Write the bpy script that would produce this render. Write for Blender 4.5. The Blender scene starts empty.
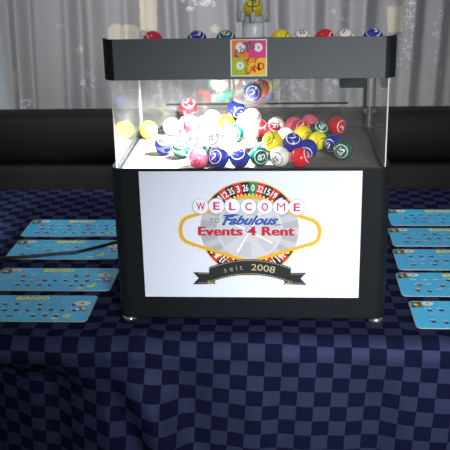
import bpy, math, random
from mathutils import Vector, Matrix
random.seed(7)
PI = math.pi
sc = bpy.context.scene
C = sc.collection

RB = .0187
# ------------------------------------------------------------------ camera numbers (used to lay things out too)
CAM = Vector((.0568, -1.5205, .7423)); YAW, PIT, ROL, FPX = -.0677, .3416, -.0219, 878.3
Fv = Vector((math.sin(YAW)*math.cos(PIT), math.cos(YAW)*math.cos(PIT), -math.sin(PIT)))
Rv = Vector((math.cos(YAW), -math.sin(YAW), 0)); Uv = Rv.cross(Fv)
R2 = Rv*math.cos(ROL)+Uv*math.sin(ROL); U2 = -Rv*math.sin(ROL)+Uv*math.cos(ROL)
def ray(px, py): return (Fv+R2*((px-225)/FPX)+U2*((225-py)/FPX)).normalized()
def on_y(px, py, Y): d = ray(px, py); return CAM+d*((Y-CAM.y)/d.y)
def on_z(px, py, Z): d = ray(px, py); return CAM+d*((Z-CAM.z)/d.z)

# ------------------------------------------------------------------ materials
M = {}
def mat(name, col, rough=.5, metal=0, spec=.5, emit=0, coat=0, sheen=0, noise=0, nscale=60, bump=0):
    m = bpy.data.materials.new(name); m.use_nodes = True; nt = m.node_tree; b = nt.nodes['Principled BSDF']
    c = (*col, 1)
    b.inputs['Base Color'].default_value = c; b.inputs['Roughness'].default_value = rough
    b.inputs['Metallic'].default_value = metal; b.inputs['Specular IOR Level'].default_value = spec
    b.inputs['Coat Weight'].default_value = coat; b.inputs['Coat Roughness'].default_value = .08
    b.inputs['Sheen Weight'].default_value = sheen
    if emit: b.inputs['Emission Color'].default_value = c; b.inputs['Emission Strength'].default_value = emit
    if noise or bump:
        tc = nt.nodes.new('ShaderNodeTexCoord'); n = nt.nodes.new('ShaderNodeTexNoise')
        n.inputs['Scale'].default_value = nscale; n.inputs['Detail'].default_value = 4
        nt.links.new(tc.outputs['Object'], n.inputs['Vector'])
        if noise:
            r = nt.nodes.new('ShaderNodeMix'); r.data_type = 'RGBA'
            r.inputs[6].default_value = tuple(x*(1-noise) for x in col)+(1,); r.inputs[7].default_value = tuple(min(1, x*(1+noise)) for x in col)+(1,)
            nt.links.new(n.outputs['Fac'], r.inputs[0]); nt.links.new(r.outputs[2], b.inputs['Base Color'])
        if bump:
            bp = nt.nodes.new('ShaderNodeBump'); bp.inputs['Strength'].default_value = bump; bp.inputs['Distance'].default_value = .001
            nt.links.new(n.outputs['Fac'], bp.inputs['Height']); nt.links.new(bp.outputs['Normal'], b.inputs['Normal'])
    M[name] = m; return m
def srgb(r, g, b): return tuple(((v/255)/12.92 if v/255 <= .04045 else ((v/255+.055)/1.055)**2.4) for v in (r, g, b))

mat('cabinet_black', srgb(17, 22, 26), .5, spec=.2, noise=.08, nscale=300)
mat('lid_grey', srgb(92, 97, 102), .45, spec=.3, noise=.05, nscale=300)
mat('gasket', srgb(9, 9, 9), .8, spec=.1)
mat('rubber', srgb(20, 20, 20), .7)
mat('foot_metal', srgb(170, 170, 170), .25, metal=.9)
mat('floor_mat', srgb(92, 90, 86), .6, noise=.15, nscale=90, bump=.2)
mat('panel_white', srgb(216, 225, 242), .35, noise=.01)
mat('pvc', srgb(205, 210, 218), .3)
mat('screw', srgb(150, 150, 150), .3, metal=.8)
mat('dark_plastic', srgb(20, 42, 36), .4)
mat('ball_white', srgb(225, 224, 218), .16, coat=.5)
mat('ball_red', srgb(205, 20, 32), .16, coat=.5)
mat('ball_pink', srgb(225, 90, 120), .16, coat=.5)
mat('ball_yellow', srgb(228, 210, 20), .16, coat=.5)
mat('ball_lime', srgb(205, 235, 50), .16, coat=.5)
mat('ball_green', srgb(6, 88, 70), .16, coat=.5)
mat('ball_blue', srgb(28, 38, 140), .16, coat=.5)
mat('ball_orange', srgb(225, 110, 50), .16, coat=.5)
mat('mark_white', srgb(225, 228, 228), .3)
mat('mark_black', srgb(22, 20, 24), .3)
mat('gold', srgb(214, 166, 36), .5)
mat('bulb_yellow', srgb(240, 220, 110), .5)
mat('print_red', srgb(198, 30, 44), .5)
mat('crimson', srgb(182, 22, 60), .5)
mat('magenta', srgb(190, 30, 100), .5)
mat('print_blue', srgb(24, 80, 160), .5)
mat('print_slate', srgb(80, 95, 130), .5)
mat('print_green', srgb(20, 130, 80), .5)
mat('print_black', srgb(20, 20, 22), .5)
mat('print_white', srgb(232, 234, 238), .5)
mat('print_grey', srgb(150, 150, 155), .5)
mat('disc_white', srgb(226, 230, 240), .5)
mat('disc_rim', srgb(150, 165, 185), .5)
mat('fade_a', srgb(180, 184, 192), .5); mat('fade_b', srgb(164, 164, 172), .5); mat('fade_c', srgb(192, 196, 202), .5)
mat('ribbon', srgb(26, 34, 34), .5); mat('ribbon_back', srgb(130, 120, 60), .5); mat('ribbon_text', srgb(190, 185, 150), .5)
mat('card_blue', srgb(72, 188, 240), .22, noise=.16, nscale=14)
mat('card_edge', srgb(150, 175, 180), .4)
mat('card_yellow', srgb(245, 240, 50), .35)
mat('card_green', srgb(60, 120, 60), .35)
mat('card_brown', srgb(120, 60, 40), .35)
mat('card_red', srgb(175, 50, 60), .35)
mat('card_dark', srgb(30, 34, 60), .35)
mat('card_white', srgb(220, 228, 225), .35)
mat('card_pink', srgb(190, 160, 190), .35)
mat('stk_orange', srgb(240, 130, 40), .4); mat('stk_pink', srgb(226, 60, 140), .4)
mat('stk_green', srgb(165, 195, 40), .4); mat('stk_yellow', srgb(240, 200, 20), .4)
mat('stk_teal', srgb(40, 100, 120), .4); mat('stk_red', srgb(225, 70, 50), .4); mat('stk_purple', srgb(110, 80, 150), .4)
mat('leather', srgb(22, 21, 21), .65, spec=.15, bump=.3, nscale=120)
mat('cable', srgb(12, 12, 14), .45)
mat('floor_wood', srgb(90, 75, 62), .6, noise=.2, nscale=8)
mat('wall_paint', srgb(205, 215, 220), .8, noise=.02, nscale=30)
mat('table_wood', srgb(110, 90, 70), .5)
mat('motif_cream', srgb(208, 200, 184), .8); mat('motif_white', srgb(238, 238, 240), .8)
mat('motif_orange', srgb(205, 160, 130), .8)
mat('led', (1, .98, .94), .4, emit=25)

def glass(name, haze):
    m = bpy.data.materials.new(name); m.use_nodes = True; nt = m.node_tree; N = nt.nodes; N.clear()
    out = N.new('ShaderNodeOutputMaterial'); fr = N.new('ShaderNodeFresnel'); fr.inputs['IOR'].default_value = 1.45
    tr = N.new('ShaderNodeBsdfTransparent'); gl = N.new('ShaderNodeBsdfGlossy'); gl.inputs['Roughness'].default_value = .01
    df = N.new('ShaderNodeBsdfDiffuse'); df.inputs['Color'].default_value = (.9, .9, .9, 1)
    tr.inputs['Color'].default_value = (.985, .99, .99, 1)
    m1 = N.new('ShaderNodeMixShader'); m2 = N.new('ShaderNodeMixShader')
    tc = N.new('ShaderNodeTexCoord'); no = N.new('ShaderNodeTexNoise'); no.inputs['Scale'].default_value = 30
    mr = N.new('ShaderNodeMapRange'); mr.inputs['From Min'].default_value = .35; mr.inputs['From Max'].default_value = .75
    mr.inputs['To Min'].default_value = haze*.7; mr.inputs['To Max'].default_value = haze*1.5
    nt.links.new(tc.outputs['Object'], no.inputs['Vector']); nt.links.new(no.outputs['Fac'], mr.inputs['Value'])
    ge = N.new('ShaderNodeNewGeometry'); io = N.new('ShaderNodeMapRange'); io.inputs['To Min'].default_value = 1.45; io.inputs['To Max'].default_value = 1/1.45
    nt.links.new(ge.outputs['Backfacing'], io.inputs['Value']); nt.links.new(io.outputs[0], fr.inputs['IOR'])
    nt.links.new(fr.outputs[0], m1.inputs[0]); nt.links.new(tr.outputs[0], m1.inputs[1]); nt.links.new(gl.outputs[0], m1.inputs[2])
    nt.links.new(mr.outputs[0], m2.inputs[0]); nt.links.new(m1.outputs[0], m2.inputs[1]); nt.links.new(df.outputs[0], m2.inputs[2])
    nt.links.new(m2.outputs[0], out.inputs[0]); M[name] = m
glass('acrylic', .008); glass('acrylic_back', .024)
mat('acrylic_edge', srgb(205, 212, 212), .25)

def cloth_material():
    m = bpy.data.materials.new('damask'); m.use_nodes = True; nt = m.node_tree; N = nt.nodes; b = N['Principled BSDF']
    uv = N.new('ShaderNodeUVMap'); uv.uv_map = 'UVMap'
    ck = N.new('ShaderNodeTexChecker'); ck.inputs['Scale'].default_value = 1
    ck.inputs['Color1'].default_value = (*srgb(51, 57, 88), 1); ck.inputs['Color2'].default_value = (*srgb(20, 23, 48), 1)
    nz = N.new('ShaderNodeTexNoise'); nz.inputs['Scale'].default_value = 25; nz.inputs['Detail'].default_value = 6
    ad = N.new('ShaderNodeVectorMath'); ad.operation = 'ADD'; ad.inputs[1].default_value = (0, 0, .5)
    mx = N.new('ShaderNodeMix'); mx.data_type = 'RGBA'; mx.blend_type = 'MULTIPLY'; mx.inputs[0].default_value = .35
    nt.links.new(uv.outputs[0], ad.inputs[0]); nt.links.new(ad.outputs[0], ck.inputs['Vector']); nt.links.new(uv.outputs[0], nz.inputs['Vector'])
    nt.links.new(ck.outputs['Color'], mx.inputs[6]); nt.links.new(nz.outputs['Color'], mx.inputs[7]); nt.links.new(mx.outputs[2], b.inputs['Base Color'])
    def ramp(lo, hi, sock):
        mr = N.new('ShaderNodeMapRange'); mr.inputs['To Min'].default_value = lo; mr.inputs['To Max'].default_value = hi
        nt.links.new(ck.outputs['Fac'], mr.inputs['Value']); nt.links.new(mr.outputs[0], b.inputs[sock])
    # woven satin squares catch frontal light, the matt ones do not
    ramp(.8, .68, 'Roughness'); ramp(.03, .2, 'Specular IOR Level'); ramp(0, .4, 'Metallic')
    b.inputs['Specular Tint'].default_value = (*srgb(150, 165, 230), 1)
    M['damask'] = m
cloth_material()
def curtain_material():
    m = bpy.data.materials.new('voile'); m.use_nodes = True; nt = m.node_tree; N = nt.nodes; N.clear()
    out = N.new('ShaderNodeOutputMaterial'); d = N.new('ShaderNodeBsdfDiffuse'); t = N.new('ShaderNodeBsdfTranslucent'); tr = N.new('ShaderNodeBsdfTransparent')
    d.inputs['Color'].default_value = (*srgb(196, 194, 196), 1); t.inputs['Color'].default_value = (*srgb(200, 199, 202), 1)
    a = N.new('ShaderNodeMixShader'); a.inputs[0].default_value = .35; c = N.new('ShaderNodeMixShader'); c.inputs[0].default_value = .12
    nt.links.new(d.outputs[0], a.inputs[1]); nt.links.new(t.outputs[0], a.inputs[2]); nt.links.new(a.outputs[0], c.inputs[1]); nt.links.new(tr.outputs[0], c.inputs[2])
    nt.links.new(c.outputs[0], out.inputs[0]); M['voile'] = m
curtain_material()

# ------------------------------------------------------------------ mesh builder
class MB:
    def __init__(s): s.v = []; s.f = []; s.m = []; s.mats = []; s.sm = []
    def mi(s, name):
        if name not in s.mats: s.mats.append(name)
        return s.mats.index(name)
    def add(s, verts, faces, m, smooth=False):
        o = len(s.v); s.v += [tuple(v) for v in verts]; k = s.mi(m)
        for f in faces: s.f.append(tuple(i+o for i in f)); s.m.append(k); s.sm.append(smooth)
    def box(s, a, b, m, edge=None, axis=None):
        x0, y0, z0 = a; x1, y1, z1 = b
        v = [(x0,y0,z0),(x1,y0,z0),(x1,y1,z0),(x0,y1,z0),(x0,y0,z1),(x1,y0,z1),(x1,y1,z1),(x0,y1,z1)]
        fs = {'z': [(3,2,1,0),(4,5,6,7)], 'y': [(0,1,5,4),(2,3,7,6)], 'x': [(1,2,6,5),(3,0,4,7)]}
        for k, ff in fs.items(): s.add(v, ff, (edge if edge and k != axis else m))
    def prism(s, pts, lo, hi, m, axis='z', smooth=False, cap=True):
        def P(u, v, h): return {'z': (u, v, h), 'y': (u, h, v), 'x': (h, u, v)}[axis]
        n = len(pts); vs = [P(u, v, lo) for u, v in pts]+[P(u, v, hi) for u, v in pts]
        s.add(vs, [(i, (i+1) % n, n+(i+1) % n, n+i) for i in range(n)], m, smooth)
        if cap: s.add(vs, [tuple(range(n))[::-1], tuple(range(n, 2*n))], m)
    def lathe(s, prof, c, m, n=40, closed=False, smooth=True):
        vs = []
        for r, z in prof:
            for i in range(n): a = 2*PI*i/n; vs.append((c[0]+r*math.cos(a), c[1]+r*math.sin(a), c[2]+z))
        k = len(prof); fs = []
        for j in range(k-1+(1 if closed else 0)):
            for i in range(n): fs.append((j*n+i, j*n+(i+1) % n, ((j+1) % k)*n+(i+1) % n, ((j+1) % k)*n+i))
        s.add(vs, fs, m, smooth)
    def tube(s, pts, r, m, n=10):
        pts = [Vector(p) for p in pts]; vs = []
        for i, p in enumerate(pts):
            t = (pts[min(i+1, len(pts)-1)]-pts[max(i-1, 0)]).normalized(); up = Vector((0, 0, 1)) if abs(t.z) < .9 else Vector((1, 0, 0))
            a = t.cross(up).normalized(); b = a.cross(t)
            for k in range(n): w = 2*PI*k/n; vs.append(p+a*r*math.cos(w)+b*r*math.sin(w))
        fs = [(i*n+k, i*n+(k+1) % n, (i+1)*n+(k+1) % n, (i+1)*n+k) for i in range(len(pts)-1) for k in range(n)]
        s.add(vs, fs, m, True); s.add(vs, [tuple(range(n))[::-1], tuple(range(len(vs)-n, len(vs)))], m)
    def build(s, name, parent=None, bevel=0, loc=None, seg=2):
        me = bpy.data.meshes.new(name); me.from_pydata(s.v, [], s.f); me.update()
        for k in s.mats: me.materials.append(M[k])
        me.polygons.foreach_set('material_index', s.m); me.polygons.foreach_set('use_smooth', s.sm)
        o = bpy.data.objects.new(name, me); C.objects.link(o)
        if parent: o.parent = parent
        if loc: o.location = loc
        if bevel:
            b = o.modifiers.new('bevel', 'BEVEL'); b.width = bevel; b.segments = seg; b.limit_method = 'ANGLE'; b.angle_limit = .7; b.harden_normals = True
        return o
def tag(o, label=None, cat=None, group=None, kind=None):
    if label: o['label'] = label
    if cat: o['category'] = cat
    if group: o['group'] = group
    if kind: o['kind'] = kind
    return o
def empty(name, loc=(0, 0, 0)):
    o = bpy.data.objects.new(name, None); o.location = loc; o.empty_display_size = .05; C.objects.link(o); return o

_tc = {}
def text_mesh(txt, bold=0, shear=0, space=1.0):
    key = (txt, bold, shear, space)
    if key in _tc: return _tc[key]
    cu = bpy.data.curves.new('t', 'FONT'); cu.body = txt; cu.align_x = 'CENTER'; cu.align_y = 'CENTER'
    cu.offset = bold; cu.shear = shear; cu.space_character = space; cu.resolution_u = 4
    ob = bpy.data.objects.new('t', cu); C.objects.link(ob)
    dg = bpy.context.evaluated_depsgraph_get(); me = bpy.data.meshes.new_from_object(ob.evaluated_get(dg))
    v = [tuple(p.co) for p in me.vertices]; f = [tuple(p.vertices) for p in me.polygons]
    xs = [p[0] for p in v]; ys = [p[1] for p in v]
    cx, cy = (min(xs)+max(xs))/2, (min(ys)+max(ys))/2; w, h = max(xs)-min(xs), max(ys)-min(ys)
    v = [((p[0]-cx), (p[1]-cy)) for p in v]
    bpy.data.objects.remove(ob); bpy.data.curves.remove(cu); bpy.data.meshes.remove(me)
    _tc[key] = (v, f, w, h); return _tc[key]
def put_text(mb, txt, m, fn, w=None, h=None, bold=0, shear=0, space=1.0):
    v, f, tw, th = text_mesh(txt, bold, shear, space)
    sx = (w/tw if w else h/th); sy = (h/th if h else sx)
    mb.add([fn(x*sx, y*sy) for x, y in v], f, m)

# ------------------------------------------------------------------ lotto balls
MARK = {'white': 'mark_black', 'red': 'mark_white', 'pink': 'mark_black', 'yellow': 'mark_black', 'lime': 'mark_black', 'green': 'mark_white', 'blue': 'mark_white', 'orange': 'mark_black'}
ball_cache = {}
def ball_mesh(col, num):
    if (col, num) in ball_cache: return ball_cache[(col, num)]
    mb = MB(); base = 'ball_'+col; mk = MARK[col]; n = 40
    lat = [0, 5, 11, 17, 23, 29, 34, 38.5, 43, 49, 55, 61, 67, 73, 79, 85, 90]; lat = lat+[180-a for a in lat[-2::-1]]
    def sp(a, i): t = math.radians(a); w = 2*PI*i/n; return (RB*math.sin(t)*math.cos(w), RB*math.sin(t)*math.sin(w), RB*math.cos(t))
    V = [(0, 0, RB)]+[sp(a, i) for a in lat[1:-1] for i in range(n)]+[(0, 0, -RB)]
    K = len(lat)-2; groups = {base: [], mk: []}
    groups[base] += [(0, 1+i, 1+(i+1) % n) for i in range(n)]+[(len(V)-1, 1+(K-1)*n+(i+1) % n, 1+(K-1)*n+i) for i in range(n)]
    for j in range(K-1):
        a = (lat[j+1]+lat[j+2])/2; g = mk if (38.5 < a < 43 or 137 < a < 141.5) else base
        groups[g] += [(1+j*n+i, 1+(j+1)*n+i, 1+(j+1)*n+(i+1) % n, 1+j*n+(i+1) % n) for i in range(n)]
    o = len(mb.v); mb.v += V
    for g, fs in groups.items():
        k = mb.mi(g)
        for f in fs: mb.f.append(f); mb.m.append(k); mb.sm.append(True)
    def wrap(sgn):
        def fn(x, y):
            r = math.hypot(x, y); a = r/RB; q = RB*1.006
            if r < 1e-9: return (0, 0, q*sgn)
            return (q*math.sin(a)*x/r*sgn, q*math.sin(a)*y/r, q*math.cos(a)*sgn)
        return fn
    for s_ in (1, -1): put_text(mb, num, mk, wrap(s_), h=RB*.62 if len(num) > 1 else RB*.75, bold=.02)
    o_ = mb.build('lotto_ball'); me = o_.data; bpy.data.objects.remove(o_); ball_cache[(col, num)] = me; return me
def aim(o, d, roll=0):
    d = Vector(d).normalized(); up = Vector((0, 0, 1)); x = up.cross(d)
    if x.length < .01: x = Vector((1, 0, 0))
    x.normalize(); y = d.cross(x); m = Matrix((x, y, d)).transposed().to_4x4() @ Matrix.Rotation(roll, 4, 'Z')
    o.rotation_euler = m.to_euler()
NUMS = {'white': ['21', '8', '27'], 'red': ['31', '39'], 'pink': ['12', '15'], 'yellow': ['5', '48'], 'lime': ['9'], 'green': ['62', '65'], 'blue': ['2', '73', '77'], 'orange': ['44']}
def ball(col, p, label, group, face=None, num=None, i=0):
    o = bpy.data.objects.new('lotto_ball', ball_mesh(col, num or NUMS[col][i % len(NUMS[col])])); C.objects.link(o)
    o.location = p
    rr = random.Random(i*13+5)
    tocam = (CAM-Vector(p)).normalized()
    if face is None: face = tocam+Vector((rr.uniform(-.9, .9), rr.uniform(-.3, .3), rr.uniform(-.6, .9)))
    else: face = tocam+Vector(face)
    aim(o, face, rr.uniform(-1, 1))
    return tag(o, label, 'lottery ball', group)

# ================================================================== SETTING
mb = MB(); mb.box((-2.6, -3.2, -.78), (2.6, 2.0, -.74), 'floor_wood'); tag(mb.build('floor'), kind='structure')
mb = MB(); mb.box((-2.6, 1.72, -.74), (2.6, 1.8, 1.9), 'wall_paint'); tag(mb.build('wall_back'), kind='structure')

# ------------------------------------------------------------------ curtain
CY = 1.45
_r = random.Random(11)
PLEATS = [(on_y(px_, 50, CY).x, wd_/300, dp_) for px_, wd_, dp_ in ((10, 5, .05), (22, 4, -.045), (31, 4, .05), (68, 5, -.04), (77, 5, .055), (90, 6, -.05), (103, 6, .03), (124, 5, -.04), (138, 4, .03), (162, 6, .05), (174, 5, -.05), (188, 5, .03),
    (228, 6, -.04), (238, 5, .045), (268, 5, .05), (282, 5, -.055), (297, 7, .05), (318, 6, -.05), (332, 5, .04), (355, 6, .05), (367, 5, -.055), (380, 4, .04), (394, 6, -.03), (412, 5, -.05), (421, 4, .05), (436, 5, -.04), (447, 5, .045))]
PLEATS += [(-.905+.0*k-.08*k, .02, .05*(-1)**k) for k in range(1, 6)]+[(.64+.07*k, .02, .05*(-1)**k) for k in range(16)]
def cur_y(x, z):
    g = 1-.12*math.sin(z*1.3+x)
    w = x+.02*math.sin(z*1.7+x*5)
    a = .016*math.sin(w*13+1.2*math.sin(w*5))+.003*math.sin(w*83+2*math.sin(w*7))
    for c, wd, dp in PLEATS: a += .72*dp*math.exp(-((w-c)/wd)**2)
    return CY+a*g
mb = MB(); zt, zb = 1.75, -.72
def xl(z): return -.905+.055*max(-1, min(1, (.5-z)/.4))*.5 - .0
nx, nz = 520, 50; vs = []
for j in range(nz+1):
    z = zb+(zt-zb)*j/nz
    x0 = -.905+.02*(.48-z)/.38 if z < .9 else -.90
    for i in range(nx+1):
        x = x0+(1.75-x0)*i/nx; vs.append((x, cur_y(x, z), z))
fs = [(j*(nx+1)+i, j*(nx+1)+i+1, (j+1)*(nx+1)+i+1, (j+1)*(nx+1)+i) for j in range(nz) for i in range(nx)]
mb.add(vs, fs, 'voile', True)
# curtain prints (one patterned part following the folds)
pr = mb
def cpt(px, py, off=.002):
    p = on_y(px, py, CY); return (p.x, cur_y(p.x, p.z)-off, p.z)
def patch(x0, y0, x1, y1, m, jag=0, n=6):
    vs = []
    for j in range(n+1):
        for i in range(n+1):
            jx = random.uniform(-jag, jag) if i in (0, n) else 0; jy = random.uniform(-jag, jag) if j in (0, n) else 0
            vs.append(cpt(x0+(x1-x0)*i/n+jx, y0+(y1-y0)*j/n+jy))
    pr.add(vs, [(j*(n+1)+i, (j+1)*(n+1)+i, (j+1)*(n+1)+i+1, j*(n+1)+i+1) for j in range(n) for i in range(n)], m, True)
def blob(cx, cy, fn, m, n=24):
    rings = 4; vs = [cpt(cx, cy)]
    for k in range(1, rings+1):
        for i in range(n): a = 2*PI*i/n; r = fn(a)*k/rings; vs.append(cpt(cx+r*math.cos(a), cy-r*math.sin(a)))
    fs = [(0, 1+i, 1+(i+1) % n) for i in range(n)]+[(1+(k-1)*n+i, 1+k*n+i, 1+k*n+(i+1) % n, 1+(k-1)*n+(i+1) % n) for k in range(1, rings) for i in range(n)]
    pr.add(vs, fs, m, True)
def stroke(pts, w, m):
    for (xa, ya), (xb, yb) in zip(pts, pts[1:]):
        d = math.hypot(xb-xa, yb-ya) or 1; nx_, ny_ = -(yb-ya)/d*w/2, (xb-xa)/d*w/2
        pr.add([cpt(xa+nx_, ya+ny_, .003), cpt(xa-nx_, ya-ny_, .003), cpt(xb-nx_, yb-ny_, .003), cpt(xb+nx_, yb+ny_, .003)], [(0, 1, 2, 3)], m)
def scribble(x0, y0, x1, y1, n, w=.9, m='motif_white', seed=1):
    r = random.Random(seed)
    for k in range(n):
        x, y = r.uniform(x0, x1), r.uniform(y0, y1); pts = [(x, y)]; a = r.uniform(0, 6.28)
        for q in range(5): a += r.uniform(.5, 1.3); x += 1.7*math.cos(a); y += 1.7*math.sin(a); pts.append((x, y))
        stroke(pts, w, m)
star = lambda R: (lambda a: R*(1 if math.cos(5*(a-PI/2)) > 0 else .6))
patch(139, -8, 157, 31, 'motif_cream', .8); patch(387, 6, 404, 32, 'motif_cream', .5)
blob(117.5, 34, lambda a: 9.5+1.5*abs(math.sin(a)), 'motif_cream'); blob(129.5, 34, lambda a: 9.5+1.5*abs(math.sin(a)), 'motif_cream')
patch(9, 70, 19, 84, 'motif_cream', .9); patch(10, 84, 16, 94, 'motif_cream', .7); patch(15, 87, 19, 90, 'motif_cream', .4)
for k in range(9): a = k*.698; blob(25.5+3.6*math.cos(a), 103+3.6*math.sin(a), lambda a: 1.0, 'motif_white', 8)
blob(84, 13, star(4.2), 'motif_orange'); blob(79, 50, star(4.2), 'motif_cream'); blob(215, 29, star(5), 'motif_cream')
scribble(76, 72, 98, 75, 5, .6, seed=2); scribble(79, 80, 93, 91, 9, .9, seed=3); scribble(60, 27, 66, 30, 2, .6, seed=4)
scribble(184, 0, 214, 3, 12, 1.1, seed=5); scribble(185, 4, 195, 14, 3, 1.1, seed=6)
for k in range(60):
    r = random.Random(100+k); x, y = r.uniform(405, 414), r.uniform(-4, 30); stroke([(x, y), (x+r.uniform(-2, 2), y+r.uniform(-1.5, 1.5))], .8, 'motif_white')
for k in range(55):
    r = random.Random(300+k); x, y = r.uniform(398, 414), r.uniform(36, 66); stroke([(x, y), (x+r.uniform(-2, 2), y+r.uniform(-1.5, 1.5))], .8, 'motif_white')
scribble(436, 0, 442, 100, 18, .6, seed=8)
scribble(276, 84, 312, 100, 16, .8, seed=9); scribble(325, 78, 345, 92, 9, 1.0, seed=10); scribble(112, 78, 130, 90, 5, .8, seed=11); scribble(155, 82, 180, 98, 7, .7, seed=12)
scribble(335, 5, 350, 25, 4, .7, seed=13)
tag(mb.build('curtain'), 'long sheer grey curtain with printed motifs hanging in folds behind the table', 'curtain')

# ------------------------------------------------------------------ black padded bench back
bench = tag(empty('bench', (0, 1.0, -.74)), 'long black padded bench with rounded backrest behind the table', 'bench')
def pad(z0, z1, ybase, depth, bulge):
    prof = []; N = 26
    for i in range(N+1):
        t = i/N; z = z0+(z1-z0)*t; b = math.sin(PI*t)**.45 if 0 < t < 1 else 0
        prof.append((ybase-bulge*b, z))
    return prof+[(ybase+depth, z1), (ybase+depth, z0)]
for nm, z0, z1, bl in (('backrest_pad', .040, .190, .04), ('lower_pad', -.34, .038, .035)):
    mb = MB(); mb.prism([(a, b+.74) for a, b in pad(z0, z1, .02, .06, bl)], -1.4, 1.3, 'leather', 'x', smooth=False)
    o = mb.build(nm, bench)
    for p in o.data.polygons: p.use_smooth = len(p.vertices) == 4
    for (k, e) in ((o, 1),):
        k.modifiers.new('n', 'WEIGHTED_NORMAL')
mb = MB(); mb.box((-1.38, -.01, 0), (1.28, .07, .41), 'leather'); mb.build('base', bench, .004)

# ------------------------------------------------------------------ table + tablecloth
TX0, TX1, TY0, TY1 = -.95, .85, -.078, .865
table = tag(empty('table', (0, .4, -.74)), 'long table hidden under the dark blue checked cloth', 'table')
mb = MB(); mb.box((TX0+.04, TY0-.4+.04, .712), (TX1-.04, TY1-.4-.01, .7360), 'table_wood'); mb.build('table_top', table, .002)
for lx in (TX0+.06, TX1-.06):
    for ly in (TY0+.28-.4, TY1-.06-.4):
        mb = MB(); mb.lathe([(.0, 0), (.016, 0), (.016, .712), (0, .712)], (lx, ly, 0), 'foot_metal', 16); mb.build('leg', table)
SQX, SQY = .0316, .0300
def g(v, c, w): return math.exp(-((v-c)/w)**2)
def fold(x, d):
    # outward (towards the camera) displacement of the hanging part, d = distance below the table edge
    k = min(1, d/.10); k = k*k*(3-2*k)
    a = .006*math.sin(x*19+.8)+.004*math.sin(x*37+2+d*3)+.002*math.sin(x*71+d*6)
    a += .030*g(x, -.245+d*.35, .045)-.036*g(x, -.365-d*.1, .075)-.018*g(x, -.55, .06)+.01*g(x, -.45, .03)
    a += .018*g(x, -.20+d*.3, .03)-.028*g(x, -.275+d*.3, .035)-.55*max(0, -.29+.1*d-x)*(1 if x > -.55 else 0)-(.55*.26 if x <= -.55 else 0)
    return a*k
def crease(x, y):
    # small lift on the top surface near the front edge: wrinkles running from the feet to the edge
    e = max(0, 1-(y-TY0)/.10)
    t = .004*g(x+.3*(y+.05), -.275, .014)*e+.003*g(x-.5*(y+.05), -.20, .012)*e+.0035*g(x+.8*y, .305, .012)*e
    t += .0016*(1+math.sin(x*46+y*20))*e+.002*(1+math.sin(x*23+1))*e
    flat = 1/(1+math.exp((y+.040)/.004)) if (x > .29 or x < -.30) else 1   # the cards lie flat
    return t*flat*(0 if (abs(x) < .258 and y > -.006) else 1)
rad = .034
prof = []   # (y, z, s, kind)
L = TY1-(TY0-.004)
ny = 150
for i in range(ny+1):
    t = (i/ny); t = 1-(1-t)**1.6; y = TY1-(TY1-(TY0+rad-.004))*t; prof.append((y, 0, 0))
for i in range(1, 9):
    a = i/8*PI/2; prof.append((TY0+rad-.004-rad*math.sin(a), -rad*(1-math.cos(a)), 0))
for i in range(1, 121):
    d = .68*(i/120)**1.25; prof.append((TY0-.004, -rad-d, d))
ss = [0]
for a, b in zip(prof, prof[1:]): ss.append(ss[-1]+math.hypot(a[0]-b[0], a[1]-b[1]))
s_edge = ss[ny+8]
nx = 420; vs = []; uvs = []
for j, (y, z, d) in enumerate(prof):
    for i in range(nx+1):
        x = TX0-.004+(TX1-TX0+.008)*i/nx
        yy, zz = y, z
        if d: yy -= fold(x, d)+.02*min(1, d*2)+crease(x, TY0)*math.exp(-d*25)
        elif j <= ny: zz += crease(x, y)
        else: zz += crease(x, y)*math.cos((j-ny)/8*PI/2); yy -= crease(x, y)*math.sin((j-ny)/8*PI/2)
        vs.append((x, yy, zz))
        v_ = (ss[j]-s_edge)
        wu = x+.10*min(.3, max(0, v_))*.6+.006*g(x, -.25, .05)*min(1, max(0, v_)*10); wv = v_-.03*x+.012*g(x, -.22, .07)*max(0, 1-abs(v_-.05)*6)
        uvs.append(((wu+.004)/SQX+40, wv/SQY+60))
fs = [(j*(nx+1)+i, (j+1)*(nx+1)+i, (j+1)*(nx+1)+i+1, j*(nx+1)+i+1) for j in range(len(prof)-1) for i in range(nx)]
mb = MB(); mb.add(vs, fs, 'damask', True)
cloth = tag(mb.build('tablecloth'), 'dark navy checked damask cloth covering the table and hanging over its front', 'tablecloth')
ul = cloth.data.uv_layers.new(name='UVMap'); li = [0]*len(cloth.data.loops); cloth.data.loops.foreach_get('vertex_index', li)
ul.data.foreach_set('uv', [c for k in li for c in uvs[k]])

# ================================================================== BINGO MACHINE
HB, HG, HL, D = .309, .469, .540, .324
W2, WL, WG = .2535, .2545, .2440
mc = tag(empty('bingo_machine', (0, .162, 0)), 'black bingo ball machine with clear ball chamber and white sign, standing on the cloth', 'bingo machine')
OFF = Vector((0, -.162, 0))
def mk(mb, name, parent=mc, **k): o = mb.build(name, parent, **k); 
def mk(mb, name, parent=None, **k):
    if parent is None: parent = mc
    mb.v = [(a, b-.162, c) for a, b, c in mb.v]
    return mb.build(name, parent, **k)
def rrect(x0, y0, x1, y1, r, n=8, corners=(1, 1, 1, 1)):
    pts = []
    for (cx, cy, a0, on) in ((x1-r, y0+r, -90, corners[0]), (x1-r, y1-r, 0, corners[1]), (x0+r, y1-r, 90, corners[2]), (x0+r, y0+r, 180, corners[3])):
        if on: pts += [(cx+r*math.cos(math.radians(a0+90*i/n)), cy+r*math.sin(math.radians(a0+90*i/n))) for i in range(n+1)]
        else: pts.append((x1 if cx > (x0+x1)/2 else x0, y1 if cy > (y0+y1)/2 else y0))
    return pts
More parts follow.
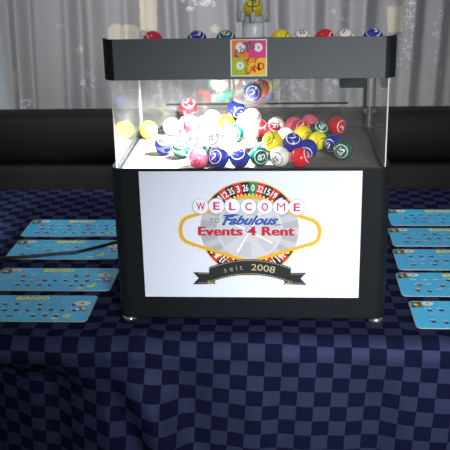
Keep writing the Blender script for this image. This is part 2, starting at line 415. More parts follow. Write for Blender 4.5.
def rim(mb, outer, inner, z0, z1, m):
    n = len(outer); vs = [(x, y, z0) for x, y in outer]+[(x, y, z1) for x, y in outer]+[(x, y, z0) for x, y in inner]+[(x, y, z1) for x, y in inner]
    fs = []
    for i in range(n):
        k = (i+1) % n
        fs += [(i, k, n+k, n+i), (2*n+k, 2*n+i, 3*n+i, 3*n+k), (n+i, n+k, 3*n+k, 3*n+i), (k, i, 2*n+i, 2*n+k)]
    mb.add(vs, fs, m)
# cabinet body with a recess for the chamber floor
mb = MB(); out = rrect(-W2, 0, W2, D+.008, .022, 10); inn = rrect(-WG, .003, WG, D, .012, 10)
rim(mb, out, inn, .012, HB, 'cabinet_black')
mb.add([(x, y, .012) for x, y in out], [tuple(range(len(out)))[::-1]], 'cabinet_black')
mk(mb, 'cabinet', bevel=.0015)
mb = MB(); mb.prism(rrect(-WG+.0003, .0033, WG-.0003, D-.0003, .0117, 10), HB-.013, HB-.007, 'floor_mat'); mk(mb, 'chamber_floor')
for sx in (-1, 1):
    for fy in (.017, D-.03):
        mb = MB(); mb.lathe([(0, .0), (.0135, .0), (.0145, .003), (.0145, .008), (.008, .010), (.008, .0118), (0, .0118)], (sx*.236, fy, 0.0005), 'foot_metal', 24); mk(mb, 'foot')
for sx in (-1, 1):
    mb = MB(); xa, xb = sorted((sx*(WG-.0042), sx*(WG-.0085))); mb.box((xa, .0065, HB-.0068), (xb, D-.007, HB-.0025), 'gasket'); mk(mb, 'gasket')
# clear panes
t = .0022
mb = MB(); mb.box((-WG+.003, .0034, HB-.006), (WG-.003, .0034+t, HG), 'acrylic', 'acrylic_edge', 'y'); mk(mb, 'front_pane')
mb = MB(); mb.box((-WG+.003, D-.0055, HB-.006), (WG-.003, D-.0030, HG), 'acrylic_back', 'acrylic_edge', 'y'); mk(mb, 'back_pane')
for sx in (-1, 1):
    xa, xb = sorted((sx*WG-sx*.0005, sx*WG-sx*(.0005+t)))
    mb = MB(); mb.box((xa, .007, HB-.006), (xb, D-.0065, HG), 'acrylic', 'acrylic_edge', 'x'); mk(mb, 'side_pane')
# rear corner posts, screws
for sx in (1,):
    mb = MB(); mb.box((sx*(WG-.012)-.003, D-.014, HB-.006), (sx*(WG-.012)+.003, D-.008, HG), 'cabinet_black' if sx > 0 else 'acrylic', None); p = mk(mb, 'corner_post')
    if sx > 0:
        for z in (.345, .448):
            m2 = MB(); m2.lathe([(0, -.005), (.004, -.005), (.0045, 0), (.004, .005), (0, .005)], (sx*(WG-.012), D-.0165, z), 'screw', 12); mk(m2, 'screw', p)
# lid: front fascia with rounded ends + low plate behind
mb = MB(); r = .02; th = .006
o_ = [(-WL, .0205)]+[(-WL+r-r*math.cos(a), -.002+r-r*math.sin(a)) for a in [PI/2*i/10 for i in range(11)]]+[(WL-r+r*math.sin(a), -.002+r-r*math.cos(a)) for a in [PI/2*i/10 for i in range(11)]]+[(WL, .0205)]
ri = r-th
i_ = [(-WL+th, .0205)]+[(-WL+r-ri*math.cos(a), -.002+r-ri*math.sin(a)) for a in [PI/2*i/10 for i in range(11)]]+[(WL-r+ri*math.sin(a), -.002+r-ri*math.cos(a)) for a in [PI/2*i/10 for i in range(11)]]+[(WL-th, .0205)]
n = len(o_); vs = [(x, y, z) for z in (HG, HL) for x, y in o_]+[(x, y, z) for z in (HG, HL) for x, y in i_]; fs = []
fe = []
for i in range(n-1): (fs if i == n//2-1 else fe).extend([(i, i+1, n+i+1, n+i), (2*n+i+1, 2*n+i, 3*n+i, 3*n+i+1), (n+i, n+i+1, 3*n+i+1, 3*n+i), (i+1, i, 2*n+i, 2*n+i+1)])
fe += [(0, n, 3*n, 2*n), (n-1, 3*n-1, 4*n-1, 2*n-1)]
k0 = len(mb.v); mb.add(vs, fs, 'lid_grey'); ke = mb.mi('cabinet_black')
for f in fe: mb.f.append(f); mb.m.append(ke); mb.sm.append(False)  # rounded ends and edges: darker reflection of the curve put in as black colour
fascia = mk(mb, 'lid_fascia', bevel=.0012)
mb = MB(); mb.prism(rrect(-WL+.007, .0045, WL-.007, .352, .012, 6), HG+.0004, HG+.006, 'lid_grey'); mk(mb, 'lid_plate', bevel=.001)
zt0 = on_y(250, 40.2, .075).z
mb = MB(); mb.box((-WL+.012, .050, HG+.0061), (WL-.012, .100, zt0-RB-.0005), 'lid_grey'); mk(mb, 'ball_tray', bevel=.001)
# underside fittings
mp, mq = on_y(340, 88, .24), on_y(366, 88, .24)
mb = MB(); mb.box((mp.x, .24, mp.z), (mq.x, .285, HG), 'dark_plastic'); mk(mb, 'motor_box', bevel=.004)
mb = MB(); mb.lathe([(0, 0), (.018, 0), (.020, .003), (.020, .0085), (0, .0085)], (-.078, .105, HG-.0088), 'led', 24)
lamp = mk(mb, 'lamp')
# hanging clear baffle with rounded lower corners near the back
zb_ = on_y(250, 104, .312).z; xa, xb = on_y(160, 104, .312).x, on_y(355, 104, .312).x
pts = rrect(xa, zb_, xb, HG, .014, 8, (1, 0, 0, 1))
mb = MB(); mb.prism(pts, .3150, .3177, 'acrylic', 'y')
mk(mb, 'baffle')
mb = MB(); mb.box((xa+.014, .3142, zb_-.002), (xb-.014, .3180, zb_+.0015), 'cabinet_black'); mk(mb, 'baffle_rail')

# ---- draw tube on the lid
tc = on_y(253.3, 33, .17); TXc, TYc = tc.x, .17
ztop = on_y(253, 20, .17).z
mb = MB(); zl = HG+.0062
mb.lathe([(.0165, 0), (.0208, 0), (.0208, ztop-zl-.002), (.0190, ztop-zl), (.0180, ztop-zl+.001), (.0180, ztop-zl+.008), (.0150, ztop-zl+.008), (.0165, ztop-zl-.004)], (TXc, TYc, zl), 'pvc', 48, closed=True); tube = mk(mb, 'draw_pipe')
mb = MB(); z0 = ztop-.003
mb.lathe([(.0330, 0), (.0330, .16), (.0305, .16), (.0305, .002), (.0225, .002), (.0225, 0)], (TXc, TYc, z0), 'acrylic', 48, closed=True); sl = mk(mb, 'clear_sleeve')
for k in range(4):
    a = k*PI/2
    m2 = MB(); m2.lathe([(0, -.006), (.0036, -.006), (.0042, -.002), (.0042, .010), (.003, .012), (0, .012)], (TXc+.0262*math.cos(a), TYc+.0262*math.sin(a), z0+.008), 'acrylic_edge', 14); mk(m2, 'stud', sl)
m2 = MB(); m2.tube([(TXc, TYc-.0195, ztop+.008), (TXc, TYc-.0195, ztop+.15)], .0009, 'cable', 8); mk(m2, 'guide_rod', sl)

# ---- cup of balls under the lid
cupc = on_y(253, 90, .20)
mb = MB(); R = .0415; zc = -RB-.0008
mb.lathe([(0, zc-.002), (R-.006, zc-.002), (R-.001, zc+.001), (R, zc+.006), (R, HG-cupc.z-.0005), (R-.002, HG-cupc.z-.0005), (R-.002, zc+.006), (R-.004, zc+.0015), (R-.007, zc), (0, zc)], (cupc.x, .20, cupc.z), 'acrylic', 40)
mk(mb, 'ball_cup')
# clear shelf for the spare ball
sp_ = on_y(220, 82, .24)
mb = MB(); mb.box((sp_.x-.0205, .218, sp_.z-RB-.0025), (sp_.x+.0205, .262, sp_.z-RB-.0005), 'acrylic')
for xx in (sp_.x-.0205, sp_.x+.0185): mb.box((xx, .218, sp_.z-RB-.0005), (xx+.002, .262, HG), 'acrylic')
mk(mb, 'clear_shelf')

# ------------------------------------------------------------------ sign on the front
def A(px, py, lay=0): p = on_y(px, py, -.002); return (p.x, -.0021-lay*.00022, p.z)
def A2(px, py): p = on_y(px, py, -.002); return p.x, p.z
mb = MB()
c0, c1, c2, c3 = A2(139.5, 171), A2(361.5, 171.5), A2(359.5, 298.5), A2(144.5, 296)
px0, px1, pz0, pz1 = (c0[0]+c3[0])/2, (c1[0]+c2[0])/2, (c2[1]+c3[1])/2, (c0[1]+c1[1])/2
mb.box((px0, -.002, pz0), (px1, -.0002, min(pz1, HB-.001)), 'panel_white'); sign = mk(mb, 'sign_panel')
# the emblem is laid out in a flat frame: u to the right, v up, in units of one 'e' (about 1.9 mm), centred
SC = (px1-px0)/219.0; ox, oz = A2(249.5, 231)
def E2(u, v, lay): return (ox+u*SC, -.0021-lay*.00022, oz+v*SC)
def poly(mb, pts, lay, m):
    n = len(pts); mb.add([E2(u, v, lay) for u, v in pts], [tuple(range(n))], m)
def clip(sub, cl):
    outp = sub
    for i in range(len(cl)):
        a, b = cl[i], cl[(i+1) % len(cl)]; inp = outp; outp = []
        if not inp: break
        side = lambda p: (b[0]-a[0])*(p[1]-a[1])-(b[1]-a[1])*(p[0]-a[0])
        for k in range(len(inp)):
            p, q = inp[k-1], inp[k]; sp, sq = side(p), side(q)
            if (sp >= 0) != (sq >= 0): t_ = sp/(sp-sq); outp.append((p[0]+(q[0]-p[0])*t_, p[1]+(q[1]-p[1])*t_))
            if sq >= 0: outp.append(q)
    return outp
def sector(r0, r1, a0, a1, n=4):
    k = 49.2/52
    A_ = [a0+(a1-a0)*i/n for i in range(n+1)]
    return [(k*r1*math.sin(a), 2+k*r1*math.cos(a)) for a in A_]+[(k*r0*math.sin(a), 2+k*r0*math.cos(a)) for a in A_[::-1]]
SEQ = [0,32,15,19,4,21,2,25,17,34,6,27,13,36,11,30,8,23,10,5,24,16,33,1,20,14,31,9,22,18,29,7,28,12,35,3,26]
st = 2*PI/37
wh = MB(); wh.add([E2(50.3*math.sin(2*PI*i/72), 2+50.3*math.cos(2*PI*i/72), 0) for i in range(72)], [tuple(range(72))], 'gold')
for k, nmb in enumerate(SEQ):
    a = .09+k*st
    poly(wh, sector(35, 52, a-st/2, a+st/2), 1, 'print_green' if nmb == 0 else ('print_red' if k % 2 else 'print_black'))
    def fn(x, y, a=a): r_ = 43.3+y; return E2(r_*math.sin(a)+x*math.cos(a), 2+r_*math.cos(a)-x*math.sin(a), 2)
    put_text(wh, str(nmb), 'print_white', fn, h=7.0, w=5.6 if nmb > 9 else 3.2, bold=.02)
poly(wh, sector(34, 35.6, 0, 2*PI, 60), 2, 'gold')
mk(wh, 'roulette_wheel', sign)
# gold frame: stretched lozenge with round tips
def fr(t_):
    a = t_*2*PI
    c, s_ = math.cos(a), math.sin(a)
    u = 72.5*math.copysign(abs(c)**1.0, c); v = 31.5*math.copysign(abs(s_)**1.0, s_)
    return u, v
FP = []
key = [(-72.5, 1), (-71, 8), (-66.5, 13.5), (-57, 17), (-44, 20.5), (-30, 26), (-18, 32), (-9, 35), (0, 36), (9, 35), (18, 32), (30, 25.5), (44, 19), (57, 14.5), (66.5, 11), (71.5, 6), (73, -1), (71.5, -8), (66.5, -12.5), (55, -16), (30, -23.5), (14, -28.5), (5, -31), (0, -31.8), (-5, -31), (-14, -28.5), (-30, -23.5), (-55, -15.5), (-66.5, -11), (-71, -6)]
key = key[::-1]
key = [(u*.955, v) for u, v in key]; nK = len(key)
for i in range(nK):
    p0, p1, p2, p3 = [key[(i+d) % nK] for d in (-1, 0, 1, 2)]
    for q in range(5):
        t_ = q/5; FP.append(tuple(.5*((2*p1[c])+(-p0[c]+p2[c])*t_+(2*p0[c]-5*p1[c]+4*p2[c]-p3[c])*t_**2+(-p0[c]+3*p1[c]-3*p2[c]+p3[c])*t_**3) for c in (0, 1)))
# make winding counter-clockwise
ar = sum(a[0]*b[1]-a[1]*b[0] for a, b in zip(FP, FP[1:]+FP[:1]))
if ar < 0: FP = FP[::-1]
nF = len(FP)
def offs(d):
    o2 = []
    for i in range(nF):
        a, b = FP[i-1], FP[(i+1) % nF]; tx, ty = b[0]-a[0], b[1]-a[1]; l_ = math.hypot(tx, ty); o2.append((FP[i][0]+ty/l_*d, FP[i][1]-tx/l_*d))
    return o2
hull = [key[i] for i in range(nK)]
CV = [(-68, 1), (-63, 13), (-18, 31.5), (0, 36), (18, 31.5), (63, 11), (69, -1), (63, -12), (0, -31.5), (-63, -11)]
if sum(a[0]*b[1]-a[1]*b[0] for a, b in zip(CV, CV[1:]+CV[:1])) < 0: CV = CV[::-1]
fm = MB(); poly(fm, offs(-1), 3, 'panel_white')
for k in range(37):
    a = .09+k*st
    for (r0, r1, ms) in ((0.1, 15, ('fade_c', 'fade_c')), (15, 32, ('fade_a', 'fade_c')), (32, 35, ('fade_c', 'fade_c')), (35, 52, ('fade_b', 'fade_a'))):
        s_ = sector(r0, r1, a-st/2, a+st/2, 2)
        if sum(p[0]*q[1]-p[1]*q[0] for p, q in zip(s_, s_[1:]+s_[:1])) < 0: s_ = s_[::-1]
        pc = clip(s_, CV)
        if len(pc) > 2: poly(fm, pc, 4, ms[(k//(1 if r0 > 30 else 3)) % 2])
poly(fm, sector(3, 4, 0, 2*PI, 30), 5, 'fade_b'); 
for a in (.5, 2.07, 3.64, 5.2): poly(fm, [(26*math.sin(a)+1.2*math.cos(a), 26*math.cos(a)-1.2*math.sin(a)), (26*math.sin(a)-1.2*math.cos(a), 26*math.cos(a)+1.2*math.sin(a)), (-.5*math.cos(a), .5*math.sin(a)), (.5*math.cos(a), -.5*math.sin(a))], 5, 'disc_white')
oo, ii = offs(1.7), offs(-1.6)
for i in range(nF): k = (i+1) % nF; fm.add([E2(*oo[i], 6), E2(*oo[k], 6), E2(*ii[k], 6), E2(*ii[i], 6)], [(0, 1, 2, 3)], 'gold')
bl = offs(2.6); acc = 0
for i in range(nF):
    acc += math.hypot(bl[i][0]-bl[i-1][0], bl[i][1]-bl[i-1][1])
    if acc > 3.4:
        acc = 0; poly(fm, [(bl[i][0]+1.1*math.cos(a), bl[i][1]+1.1*math.sin(a)) for a in [2*PI*q/8 for q in range(8)]], 7, 'bulb_yellow')
mk(fm, 'gold_frame', sign)
for ch, px, py in zip('WELCOME', (201.3, 217.1, 232.8, 248.8, 265, 281, 296.6), (204.6, 204.3, 204.6, 204.8, 205.2, 205.2, 205.6)):
    d_ = MB(); u, v = px-249.5, 231-py
    poly(d_, [(u+8.3*math.cos(2*PI*q/32), v+8.3*math.sin(2*PI*q/32)) for q in range(32)], 8, 'disc_rim')
    poly(d_, [(u+7.8*math.cos(2*PI*q/32), v+7.8*math.sin(2*PI*q/32)) for q in range(32)], 9, 'disc_white')
    put_text(d_, ch, 'magenta', lambda x, y: E2(u+x, v+y, 10), h=8.3, w={'W': 9, 'M': 8.2}.get(ch, 6.5), bold=0 if ch == 'M' else .02)
    mk(d_, 'letter_disc', sign)
lt = MB()
put_text(lt, 'TO', 'print_slate', lambda x, y: E2(-34.8+x, 11.6+y, 9), h=5, w=9.5, space=1.3)
put_text(lt, 'Fabulous', 'print_blue', lambda x, y: E2(.8+x+.10*y, 11.8+y, 9), w=56, h=10, bold=.035, shear=.45)
put_text(lt, 'F', 'print_blue', lambda x, y: E2(-22+x, 12+y, 9.2), w=10, h=11.5, bold=.04, shear=.45)
lt.add([E2(a, b, 9) for a, b in ((-26, 17.2), (-16, 18.2), (-10, 18), (-10, 16.8), (-25, 15.8))], [(0, 1, 2, 3, 4)], 'print_blue')
lt.add([E2(a, b, 9) for a, b in ((26, 7.2), (32, 7.6), (32, 6.8), (25, 6.2))], [(0, 1, 2, 3)], 'print_blue')
for dx_ in (-.42, 0, .42): put_text(lt, 'Events 4 Rent', 'crimson', lambda x, y: E2(-3.2+x+dx_, .3+y, 9.4+dx_*.2), w=96, h=9.6, bold=.02, space=1.04)
mk(lt, 'lettering', sign)
bn = MB()
for sx in (-1, 1):
    tail = [(sx*34, -45), (sx*57.5, -44.5), (sx*52, -51), (sx*58, -58), (sx*36, -57.5)]
    tail = [(a-.5, b) for a, b in tail]
    poly(bn, tail, 7, 'ribbon')
    poly(bn, [(sx*33-.5, -57.5), (sx*43-.5, -57.5), (sx*43-.5, -53)], 8, 'ribbon_back')
    for v in (-46.3, -56.3):
        for q in range(8): u = sx*(36+q*2.4); bn.add([E2(u+a, v+b, 8.5) for a, b in ((0, 0), (1.3, 0), (1.3, .6), (0, .6))], [(0, 1, 2, 3)], 'ribbon_text')
def arc(u, off): return -29.5-.0052*u*u+off
N_ = 30
top = [(-41.5+83*i/N_) for i in range(N_+1)]
for a, b in zip(top, top[1:]):
    bn.add([E2(a, arc(a, -.5), 9), E2(b, arc(b, -.5), 9), E2(b, arc(b, -17.5), 9), E2(a, arc(a, -17.5), 9)], [(0, 3, 2, 1)], 'ribbon')
    for o_ in (-1.8, -16.2): bn.add([E2(a, arc(a, o_+.35), 10), E2(a*.4+b*.6, arc(a*.4+b*.6, o_+.35), 10), E2(a*.4+b*.6, arc(a*.4+b*.6, o_-.35), 10), E2(a, arc(a, o_-.35), 10)], [(0, 3, 2, 1)], 'ribbon_text')
def wr(cx):
    def fn(x, y): u = x+cx; s_ = -.0104*u; return E2(u-s_*y, arc(u, -9)+y, 10)
    return fn
put_text(bn, 's e i t', 'print_grey', wr(-17), w=19, h=5.5)
put_text(bn, '2008', 'ribbon_text', wr(13.5), w=24, h=6.8, bold=0)
mk(bn, 'ribbon_banner', sign)

# ------------------------------------------------------------------ sticker on the fascia
def S(u, v, lay=0): p = on_y(230.8+36.2*u, 76.5-37.5*v, -.002); return (p.x, -.0024-lay*.0002, p.z)
sk = MB()
def q4(a, b, c_, d_, m, lay): sk.add([S(a, b, lay), S(c_, b, lay), S(c_, d_, lay), S(a, d_, lay)], [(0, 1, 2, 3)], m)
p0 = S(0, 0); p1 = S(1, 1)
sk.box((p0[0], -.0024, p0[2]), (p1[0], -.0021, p1[2]), 'print_white')
e = .03
q4(e, .5, .5, 1-e, 'stk_orange', 1); q4(.5, .5, 1-e, 1-e, 'stk_pink', 1); q4(e, e, .5, .5, 'stk_green', 1); q4(.5, e, 1-e, .5, 'stk_yellow', 1)
for (u, v, r_) in ((.26, .78, .13), (.76, .78, .12), (.26, .29, .11)):
    sk.add([S(u+r_*math.cos(2*PI*q/20), v+r_*math.sin(2*PI*q/20), 2) for q in range(20)], [tuple(range(20))], 'print_white')
    put_text(sk, '4' if v > .5 else '9', 'print_black', lambda x, y: S(u+x, v+y, 3), h=.08)
for ch, u, v, h_, rt, m in (('L', .18, .62, .2, -.3, 'stk_teal'), ('O', .33, .68, .14, 0, 'stk_teal'), ('T', .46, .78, .28, .1, 'stk_purple'), ('O', .59, .80, .14, 0, 'stk_teal'),
                            ('T', .46, .38, .18, .3, 'stk_red'), ('O', .55, .44, .14, 0, 'stk_red'), ('Y', .68, .44, .18, -.2, 'stk_red'),
                            ('L', .47, .17, .2, .1, 'stk_red'), ('A', .60, .20, .18, 0, 'stk_red'), ('N', .72, .24, .18, .1, 'stk_red'), ('D', .84, .28, .2, .1, 'stk_red')):
    cr, sr = math.cos(rt), math.sin(rt)
    put_text(sk, ch, m, lambda x, y: S(u+x*cr-y*sr, v+x*sr+y*cr, 4), h=h_, bold=.04)
mk(sk, 'sticker', fascia)

# ================================================================== BALLS
IN = [
('lime',-.2181,.2496,.3207,'lime yellow lottery ball lying alone by the left side pane',None),
('white',-.1728,.2771,.3207,'glaring white ball at the left rear end of the heap, nearest the lone lime ball',None),
('blue',-.1697,.1240,.3207,'leftmost blue ball in the heap, left of a green ball',(.0,.2,.9)),
('green',-.1346,.1004,.3207,'green ball at the front left, right of the leftmost blue ball',(-.35,0,.35)),
('pink',-.0945,.0249,.3207,'pink ball against the front pane, at the left end of the front row',(-.5,0,-.1)),
('green',-.0747,.0575,.3207,'green ball squeezed behind the pink and the first blue ball of the front row',(.9,0,0)),
('blue',-.0563,.0249,.3207,'blue ball in the front row just right of the pink ball',(-.6,0,.2)),
('green',-.0833,.1379,.3207,'green ball buried in the middle left of the heap, washed out by the lamp',None),
('red',.0132,.2562,.3207,'red ball in the rear middle of the heap, left one of a pair of reds',(0,0,1.2)),
('red',.0402,.2302,.3207,'red ball in the rear middle of the heap, right one of a pair of reds',(.5,0,1.2)),
('white',-.0082,.1601,.3207,'white ball low in the middle of the heap, in front of the upper white ball',None),
('blue',-.0189,.0249,.3207,'blue ball in the front row just left of the green ball numbered 62',(-.3,0,.9)),
('green',.0168,.0364,.3207,'green ball numbered 62 in the front row between a blue and a white ball',(.25,0,-.1)),
('white',.0541,.0336,.3207,'white ball with black ring in the front row, left of the front red ball',(-.5,0,-.3)),
('blue',.0320,.0898,.3207,'blue ball half hidden behind the front white ball with black ring',(-.1,0,-.1)),
('white',.0464,.2777,.3207,'white ball at the rear of the heap, left of the two pink ones',(.4,0,.3)),
('pink',.0837,.2805,.3207,'large looking pink ball at the rear, left of the other pink one',(.5,0,-.2)),
('pink',.1164,.2993,.3207,'pink ball at the rear against the back pane, rightmost pink one',(.2,0,-.9)),
('red',.1009,.2473,.3207,'red ball tucked behind the yellow one and below the two pink balls',(0,0,.5)),
('green',.1355,.2316,.3207,'green ball at the rear right, left of the lone bright red ball',(.3,.1,.8)),
('red',.1723,.2748,.3207,'bright red ball at the right rear, standing clear of the heap',(.9,0,-.15)),
('yellow',.1003,.1985,.3207,'yellow ball in the right part of the heap, behind the raised blue ball',None),
('yellow',.1282,.1492,.3207,'yellow ball at the right of the heap, nearer than the rear green ball',(.7,0,-.5)),
('blue',.1062,.0884,.3207,'blue ball on the floor at the right, behind the front red ball',(-.25,0,-.6)),
('blue',.1578,.1251,.3207,'blue ball at the right end, half hidden by the rightmost green ball',(-.7,0,-.3)),
('green',.1719,.0799,.3207,'rightmost green ball, nearer than the blue ball beside it',(-.25,0,-.2)),
('red',.0905,.0249,.3207,'red ball against the front pane, right of the white ball with black ring',(1.5,.5,.3)),
('white',-.1427,.2993,.3207,'white ball at the rear left under the topmost red ball',None),
('white',-.1053,.2985,.3207,'white ball against the back pane between the topmost red and topmost white balls',None),
('yellow',-.0678,.2993,.3207,'yellow ball against the back pane behind the glare',None),
('white',-.0206,.2993,.3207,'white ball against the back pane under the topmost blue ball',None),
('white',-.1278,.2125,.3207,'white ball low on the left of the heap under the glaring red ball',None),
('pink',-.0816,.2199,.3207,'pink ball in the glaring middle of the heap, left of a white one',None),
('white',-.0444,.2104,.3207,'white ball in the glaring middle of the heap, right of the pink one',None),
('white',-.0062,.2180,.3207,'white ball in the middle of the heap behind the raised white one',None),
('white',-.0957,.0997,.3207,'white ball just right of the front left green ball',None),
('white',-.0445,.1063,.3207,'white ball in the middle of the heap behind the front blue ones',None),
('white',.0664,.1828,.3207,'white ball between the red pair and the yellow balls',None),
('red',-.1379,.2954,.3576,'pale glaring red ball, topmost at the left rear of the heap',(0,0,1)),
('blue',-.0380,.2950,.3537,'topmost blue ball of the heap, resting against the back pane',(.6,0,-.7)),
('white',-.0001,.1673,.3630,'raised white ball near the top middle of the heap, right of the topmost blue ball',None),
('white',-.0869,.2708,.3382,'raised white ball right of the topmost red ball',None),
('yellow',-.0563,.2451,.3333,'yellow ball in the rear middle below the topmost blue ball',None),
('red',-.1202,.1840,.3439,'glaring red ball in the left middle of the heap',(0,0,1)),
('green',-.0324,.1376,.3384,'raised green ball in the middle of the heap',None),
('white',-.0987,.0497,.3483,'raised white ball above the front pink ball',None),
('white',-.0621,.0431,.3529,'raised white ball above the left blue ball of the front row',None),
('yellow',.0407,.0608,.3427,'yellow ball lying on top of the front green ball and front white ball',None),
('blue',.0776,.0544,.3411,'raised blue ball resting on the front white and front red balls',(.1,0,.85)),
]
for i, (c, x, y, z, lab, fc) in enumerate(IN):
    z -= 0.0000
    ball(c, (x, y, z+.0003), lab, 'lottery balls in the machine chamber', fc, None, i)
zt_ = HG+.0062+RB
for i, (c, px, lab, fc) in enumerate([('red', 152.8, 'red ball on top of the machine, at the far left', (-1.6, 0, 0)), ('blue', 197, 'blue ball on top of the machine, left of the small stretch with two green ones', (0, 0, 1.35)),
        ('green', 226, 'green ball on top of the machine, left of the white pipe', (0, 0, 1.2)), ('yellow', 281, 'yellow ball on top of the machine, right of the white pipe', (2, 0, 0)),
        ('white', 302, 'white ball on top of the machine between the yellow and the red ball', (0, 0, 1.35)), ('red', 324.6, 'red ball on top of the machine between the two white ones', (2, 0, 0)),
        ('white', 345, 'white ball on top of the machine between the red and the blue ball', (0, 0, 1.35)), ('blue', 373, 'blue ball on top of the machine, at the far right', (0, 0, 1.5))]):
    x = on_y(px, 39, .075).x
    ball(c, (x, .075, zt0), lab, 'lottery balls on top of the machine', fc, None, i+60)
ball('green', (on_y(211, 36, .145).x, .148, HG+.0063+RB), 'dark green ball on the lid, half hidden behind the blue and green ones', 'lottery balls on top of the machine', (0, 0, 1.0), None, 71)
# ball waiting in the draw pipe mouth
ball('yellow', (TXc, TYc, ztop+.0008+.0195), 'yellow ball in the clear sleeve on top of the white pipe', 'drawn balls', (0, 0, 1.5), None, 80)
# balls in the hanging cup and on the clear shelf
cx, cz = cupc.x, cupc.z
ball('blue', (cx, .181, cz), 'blue ball in the clear cup under the lid, in front', 'balls held under the lid', (0, 0, -.1), '2', 81)
ball('orange', (cx+.014, .216, cz), 'orange ball in the clear cup under the lid, behind the blue one', 'balls held under the lid', (-.5, 0, .6), None, 84)
ball('white', (sp_.x, .24, sp_.z), 'white ball just under the lid, left of the clear cup', 'balls held under the lid', (0, 0, 2), None, 82)

# ================================================================== BINGO CARDS
CW, CH = .265, .122
def card_mesh(seed, title):
    mb = MB(); r_ = random.Random(seed); th_ = .0016
    out_ = rrect(-CW/2, -CH/2, CW/2, CH/2, .011, 6); inn_ = rrect(-CW/2+.0018, -CH/2+.0018, CW/2-.0018, CH/2-.0018, .0095, 6)
    mb.prism(out_, 0, th_, 'card_edge'); n = len(inn_)
    mb.add([(x, y, th_+.0002) for x, y in inn_], [tuple(range(n))], 'card_blue')
    z1_ = th_+.0004
    def el(cx, cy, a, b, m, z=z1_, n=14, rot=0): mb.add([(cx+a*math.cos(2*PI*k/n)*math.cos(rot)-b*math.sin(2*PI*k/n)*math.sin(rot), cy+a*math.cos(2*PI*k/n)*math.sin(rot)+b*math.sin(2*PI*k/n)*math.cos(rot), z) for k in range(n)], [tuple(range(n))], m)
    def rc(cx, cy, w, h, m, z=z1_, sk_=0): mb.add([(cx-w/2-sk_, cy-h/2, z), (cx+w/2-sk_, cy-h/2, z), (cx+w/2+sk_, cy+h/2, z), (cx-w/2+sk_, cy+h/2, z)], [(0, 1, 2, 3)], m)
    put_text(mb, 'BINGO', 'card_yellow', lambda x, y: (x, CH/2-.0145+y, z1_), w=.068, h=.016, bold=.05, space=1.1)
    # three rows of number words with dabs of dark and red fruit
    for row in range(3):
        y0 = .020-row*.026
        for col in range(9):
            x0 = -.098+col*.0235+(row % 2)*.006
            y1_ = y0+r_.uniform(-.003, .003)
            for k in range(3): rc(x0+k*.0042-.005, y1_+.004, .003, .0042, r_.choice(['card_pink', 'card_white', 'card_pink', 'card_yellow'] if k else ['card_pink', 'card_white']), sk_=.0006)
            w = r_.random()
            if w < .42: el(x0+.002, y1_-.005, .0046, .0036, 'card_dark'); rc(x0-.0015, y1_-.0015, .004, .003, 'card_dark', z1_+.0001)
            elif w < .56: el(x0+.002, y1_-.003, .0066, .005, 'card_brown', n=7); el(x0+.003, y1_-.001, .004, .003, 'card_red', z1_+.0002)
    # top left: parrot and ball; right end: ball with figure, small red bird, yellow duck
    def ball_pic(cx, cy, s, t):
        el(cx, cy, .0155*s, .0098*s, 'card_yellow'); el(cx, cy+.0005, .0145*s, .0088*s, 'card_white', z1_+.0002); put_text(mb, t, 'card_dark', lambda x, y: (cx+x, cy+y, z1_+.0004), h=.0085*s, bold=.04)
    ball_pic(-CW/2+.036, CH/2-.013, .85, '4')
    for k in range(9):
        m = ['card_green', 'card_red', 'card_brown', 'card_green', 'card_yellow', 'card_brown', 'card_dark', 'card_red', 'card_green'][k]
        el(-CW/2+.008+k % 3*.0065+r_.uniform(-.002, .002), CH/2-.010-(k//3)*.009, .006, .004, m, z1_+.0001*k, 9, r_.uniform(-1, 1))
    if title:
        ball_pic(CW/2-.026, .022, 1.15, '4')
        for k in range(7): el(CW/2-.034+k*.004, -.006+((k*7) % 5-2)*.0034, .006, .0028, ['card_red', 'card_white', 'card_brown', 'card_red', 'card_white', 'card_red', 'card_pink'][k], z1_+.0001*k, 9, (k*1.3) % 3)
        el(CW/2-.045, -.040, .008, .005, 'card_yellow'); el(CW/2-.040, -.034, .004, .004, 'card_yellow', z1_+.0001); el(CW/2-.066, -.049, .008, .003, 'card_yellow')
    return mb
cards = [(-.585+CW/2, .533, 'farthest of the four blue bingo cards left of the machine', 1, 0), (-.580+CW/2, .384, 'second farthest blue bingo card left of the machine, crossed by the black cable', 2, 0),
         (-.300-CW/2, .206, 'blue bingo card left of the machine, next in front of the cable', 3, 1), (-.319-CW/2, .058, 'nearest blue bingo card left of the machine, at the front edge of the table', 4, 1),
         (.330+CW/2, .615, 'farthest of the five blue bingo cards right of the machine', 5, 0), (.318+CW/2, .472, 'second farthest blue bingo card right of the machine', 6, 0),
         (.312+CW/2, .328, 'middle one of the five blue bingo cards right of the machine', 7, 0), (.302+CW/2, .188, 'second nearest blue bingo card right of the machine', 8, 0),
         (.310+CW/2, .042, 'nearest blue bingo card right of the machine, at the front edge of the table', 9, 0)]
for x, y, lab, sd, ti in cards:
    o = card_mesh(sd, 1).build('bingo_card'); o.location = (x, y, .0012)
    tag(o, lab, 'bingo card', 'bingo cards on the tablecloth'); o.rotation_euler.z = random.uniform(-.006, .006)
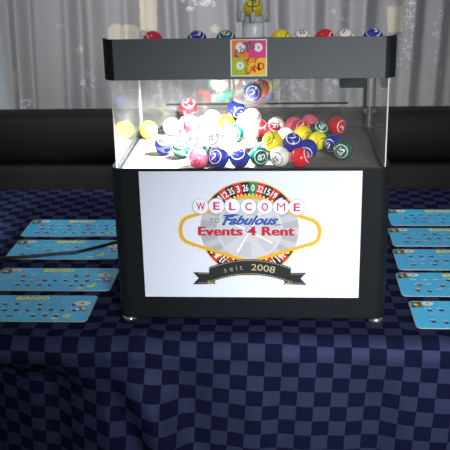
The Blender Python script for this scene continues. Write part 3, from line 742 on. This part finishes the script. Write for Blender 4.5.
# ------------------------------------------------------------------ cable
pts = []
for px, py in ((-60, 259), (-20, 258.5), (0, 258), (25, 257), (50, 254.5), (75, 252.2), (90, 249), (104, 245.5), (118, 242), (140, 238), (165, 236)):
    p = on_z(px, py, .006); pts.append((p.x, p.y, .0065))
sp2 = []
for i in range(len(pts)-1):
    p0 = Vector(pts[max(i-1, 0)]); p1 = Vector(pts[i]); p2 = Vector(pts[i+1]); p3 = Vector(pts[min(i+2, len(pts)-1)])
    for q in range(6): t_ = q/6; sp2.append(.5*((2*p1)+(p2-p0)*t_+(2*p0-5*p1+4*p2-p3)*t_**2+(3*p1-p0-3*p2+p3)*t_**3))
mb = MB(); mb.tube(sp2, .0034, 'cable'); tag(mb.build('cable'), 'black power cable running across the left cards to behind the machine', 'cable')

# ================================================================== LIGHT
w = bpy.data.worlds.new('w'); sc.world = w; w.use_nodes = True
w.node_tree.nodes['Background'].inputs[0].default_value = (.95, .97, 1, 1); w.node_tree.nodes['Background'].inputs[1].default_value = .2
def area(name, loc, tgt, size, power, col=(1, 1, 1), spread=180):
    l = bpy.data.lights.new(name, 'AREA'); l.energy = power; l.size = size; l.color = col; l.spread = math.radians(spread); o = bpy.data.objects.new(name, l); C.objects.link(o); o.location = loc
    o.rotation_euler = (Vector(tgt)-Vector(loc)).to_track_quat('-Z', 'Y').to_euler(); return o
area('front_light', (.75, -2.25, 1.0), (.20, 0, .04), .5, 3.6, (1, .985, .975), 31)
area('room_light', (-.5, .1, 1.5), (-.1, 1.45, .42), .7, 7.2, (.98, .98, 1), 85)
l = bpy.data.lights.new('led_light', 'SPOT'); l.energy = 165; l.spot_size = math.radians(140); l.spot_blend = 1; l.shadow_soft_size = .012; l.color = (1, 1, .97)
o = bpy.data.objects.new('led_light', l); C.objects.link(o); o.parent = lamp; o.location = (-.078, .105-.162, HG-.012); o.rotation_euler = (math.radians(6), math.radians(14), 0)

# ================================================================== CAMERA
cd = bpy.data.cameras.new('camera'); cam = bpy.data.objects.new('camera', cd); C.objects.link(cam); sc.camera = cam
cd.sensor_width = 36; cd.lens = FPX*36/450; cam.location = CAM
cam.matrix_world = Matrix.Translation(CAM) @ Matrix((R2, U2, -Fv)).transposed().to_4x4()
cd.dof.use_dof = True; cd.dof.focus_distance = 1.63; cd.dof.aperture_fstop = 11; cd.clip_start = .05
sc.view_settings.view_transform = 'Standard'; sc.view_settings.look = 'None'; sc.view_settings.gamma = 1; sc.view_settings.use_curve_mapping = False
sc.view_settings.exposure = 0
sc.cycles.transparent_max_bounces = 24
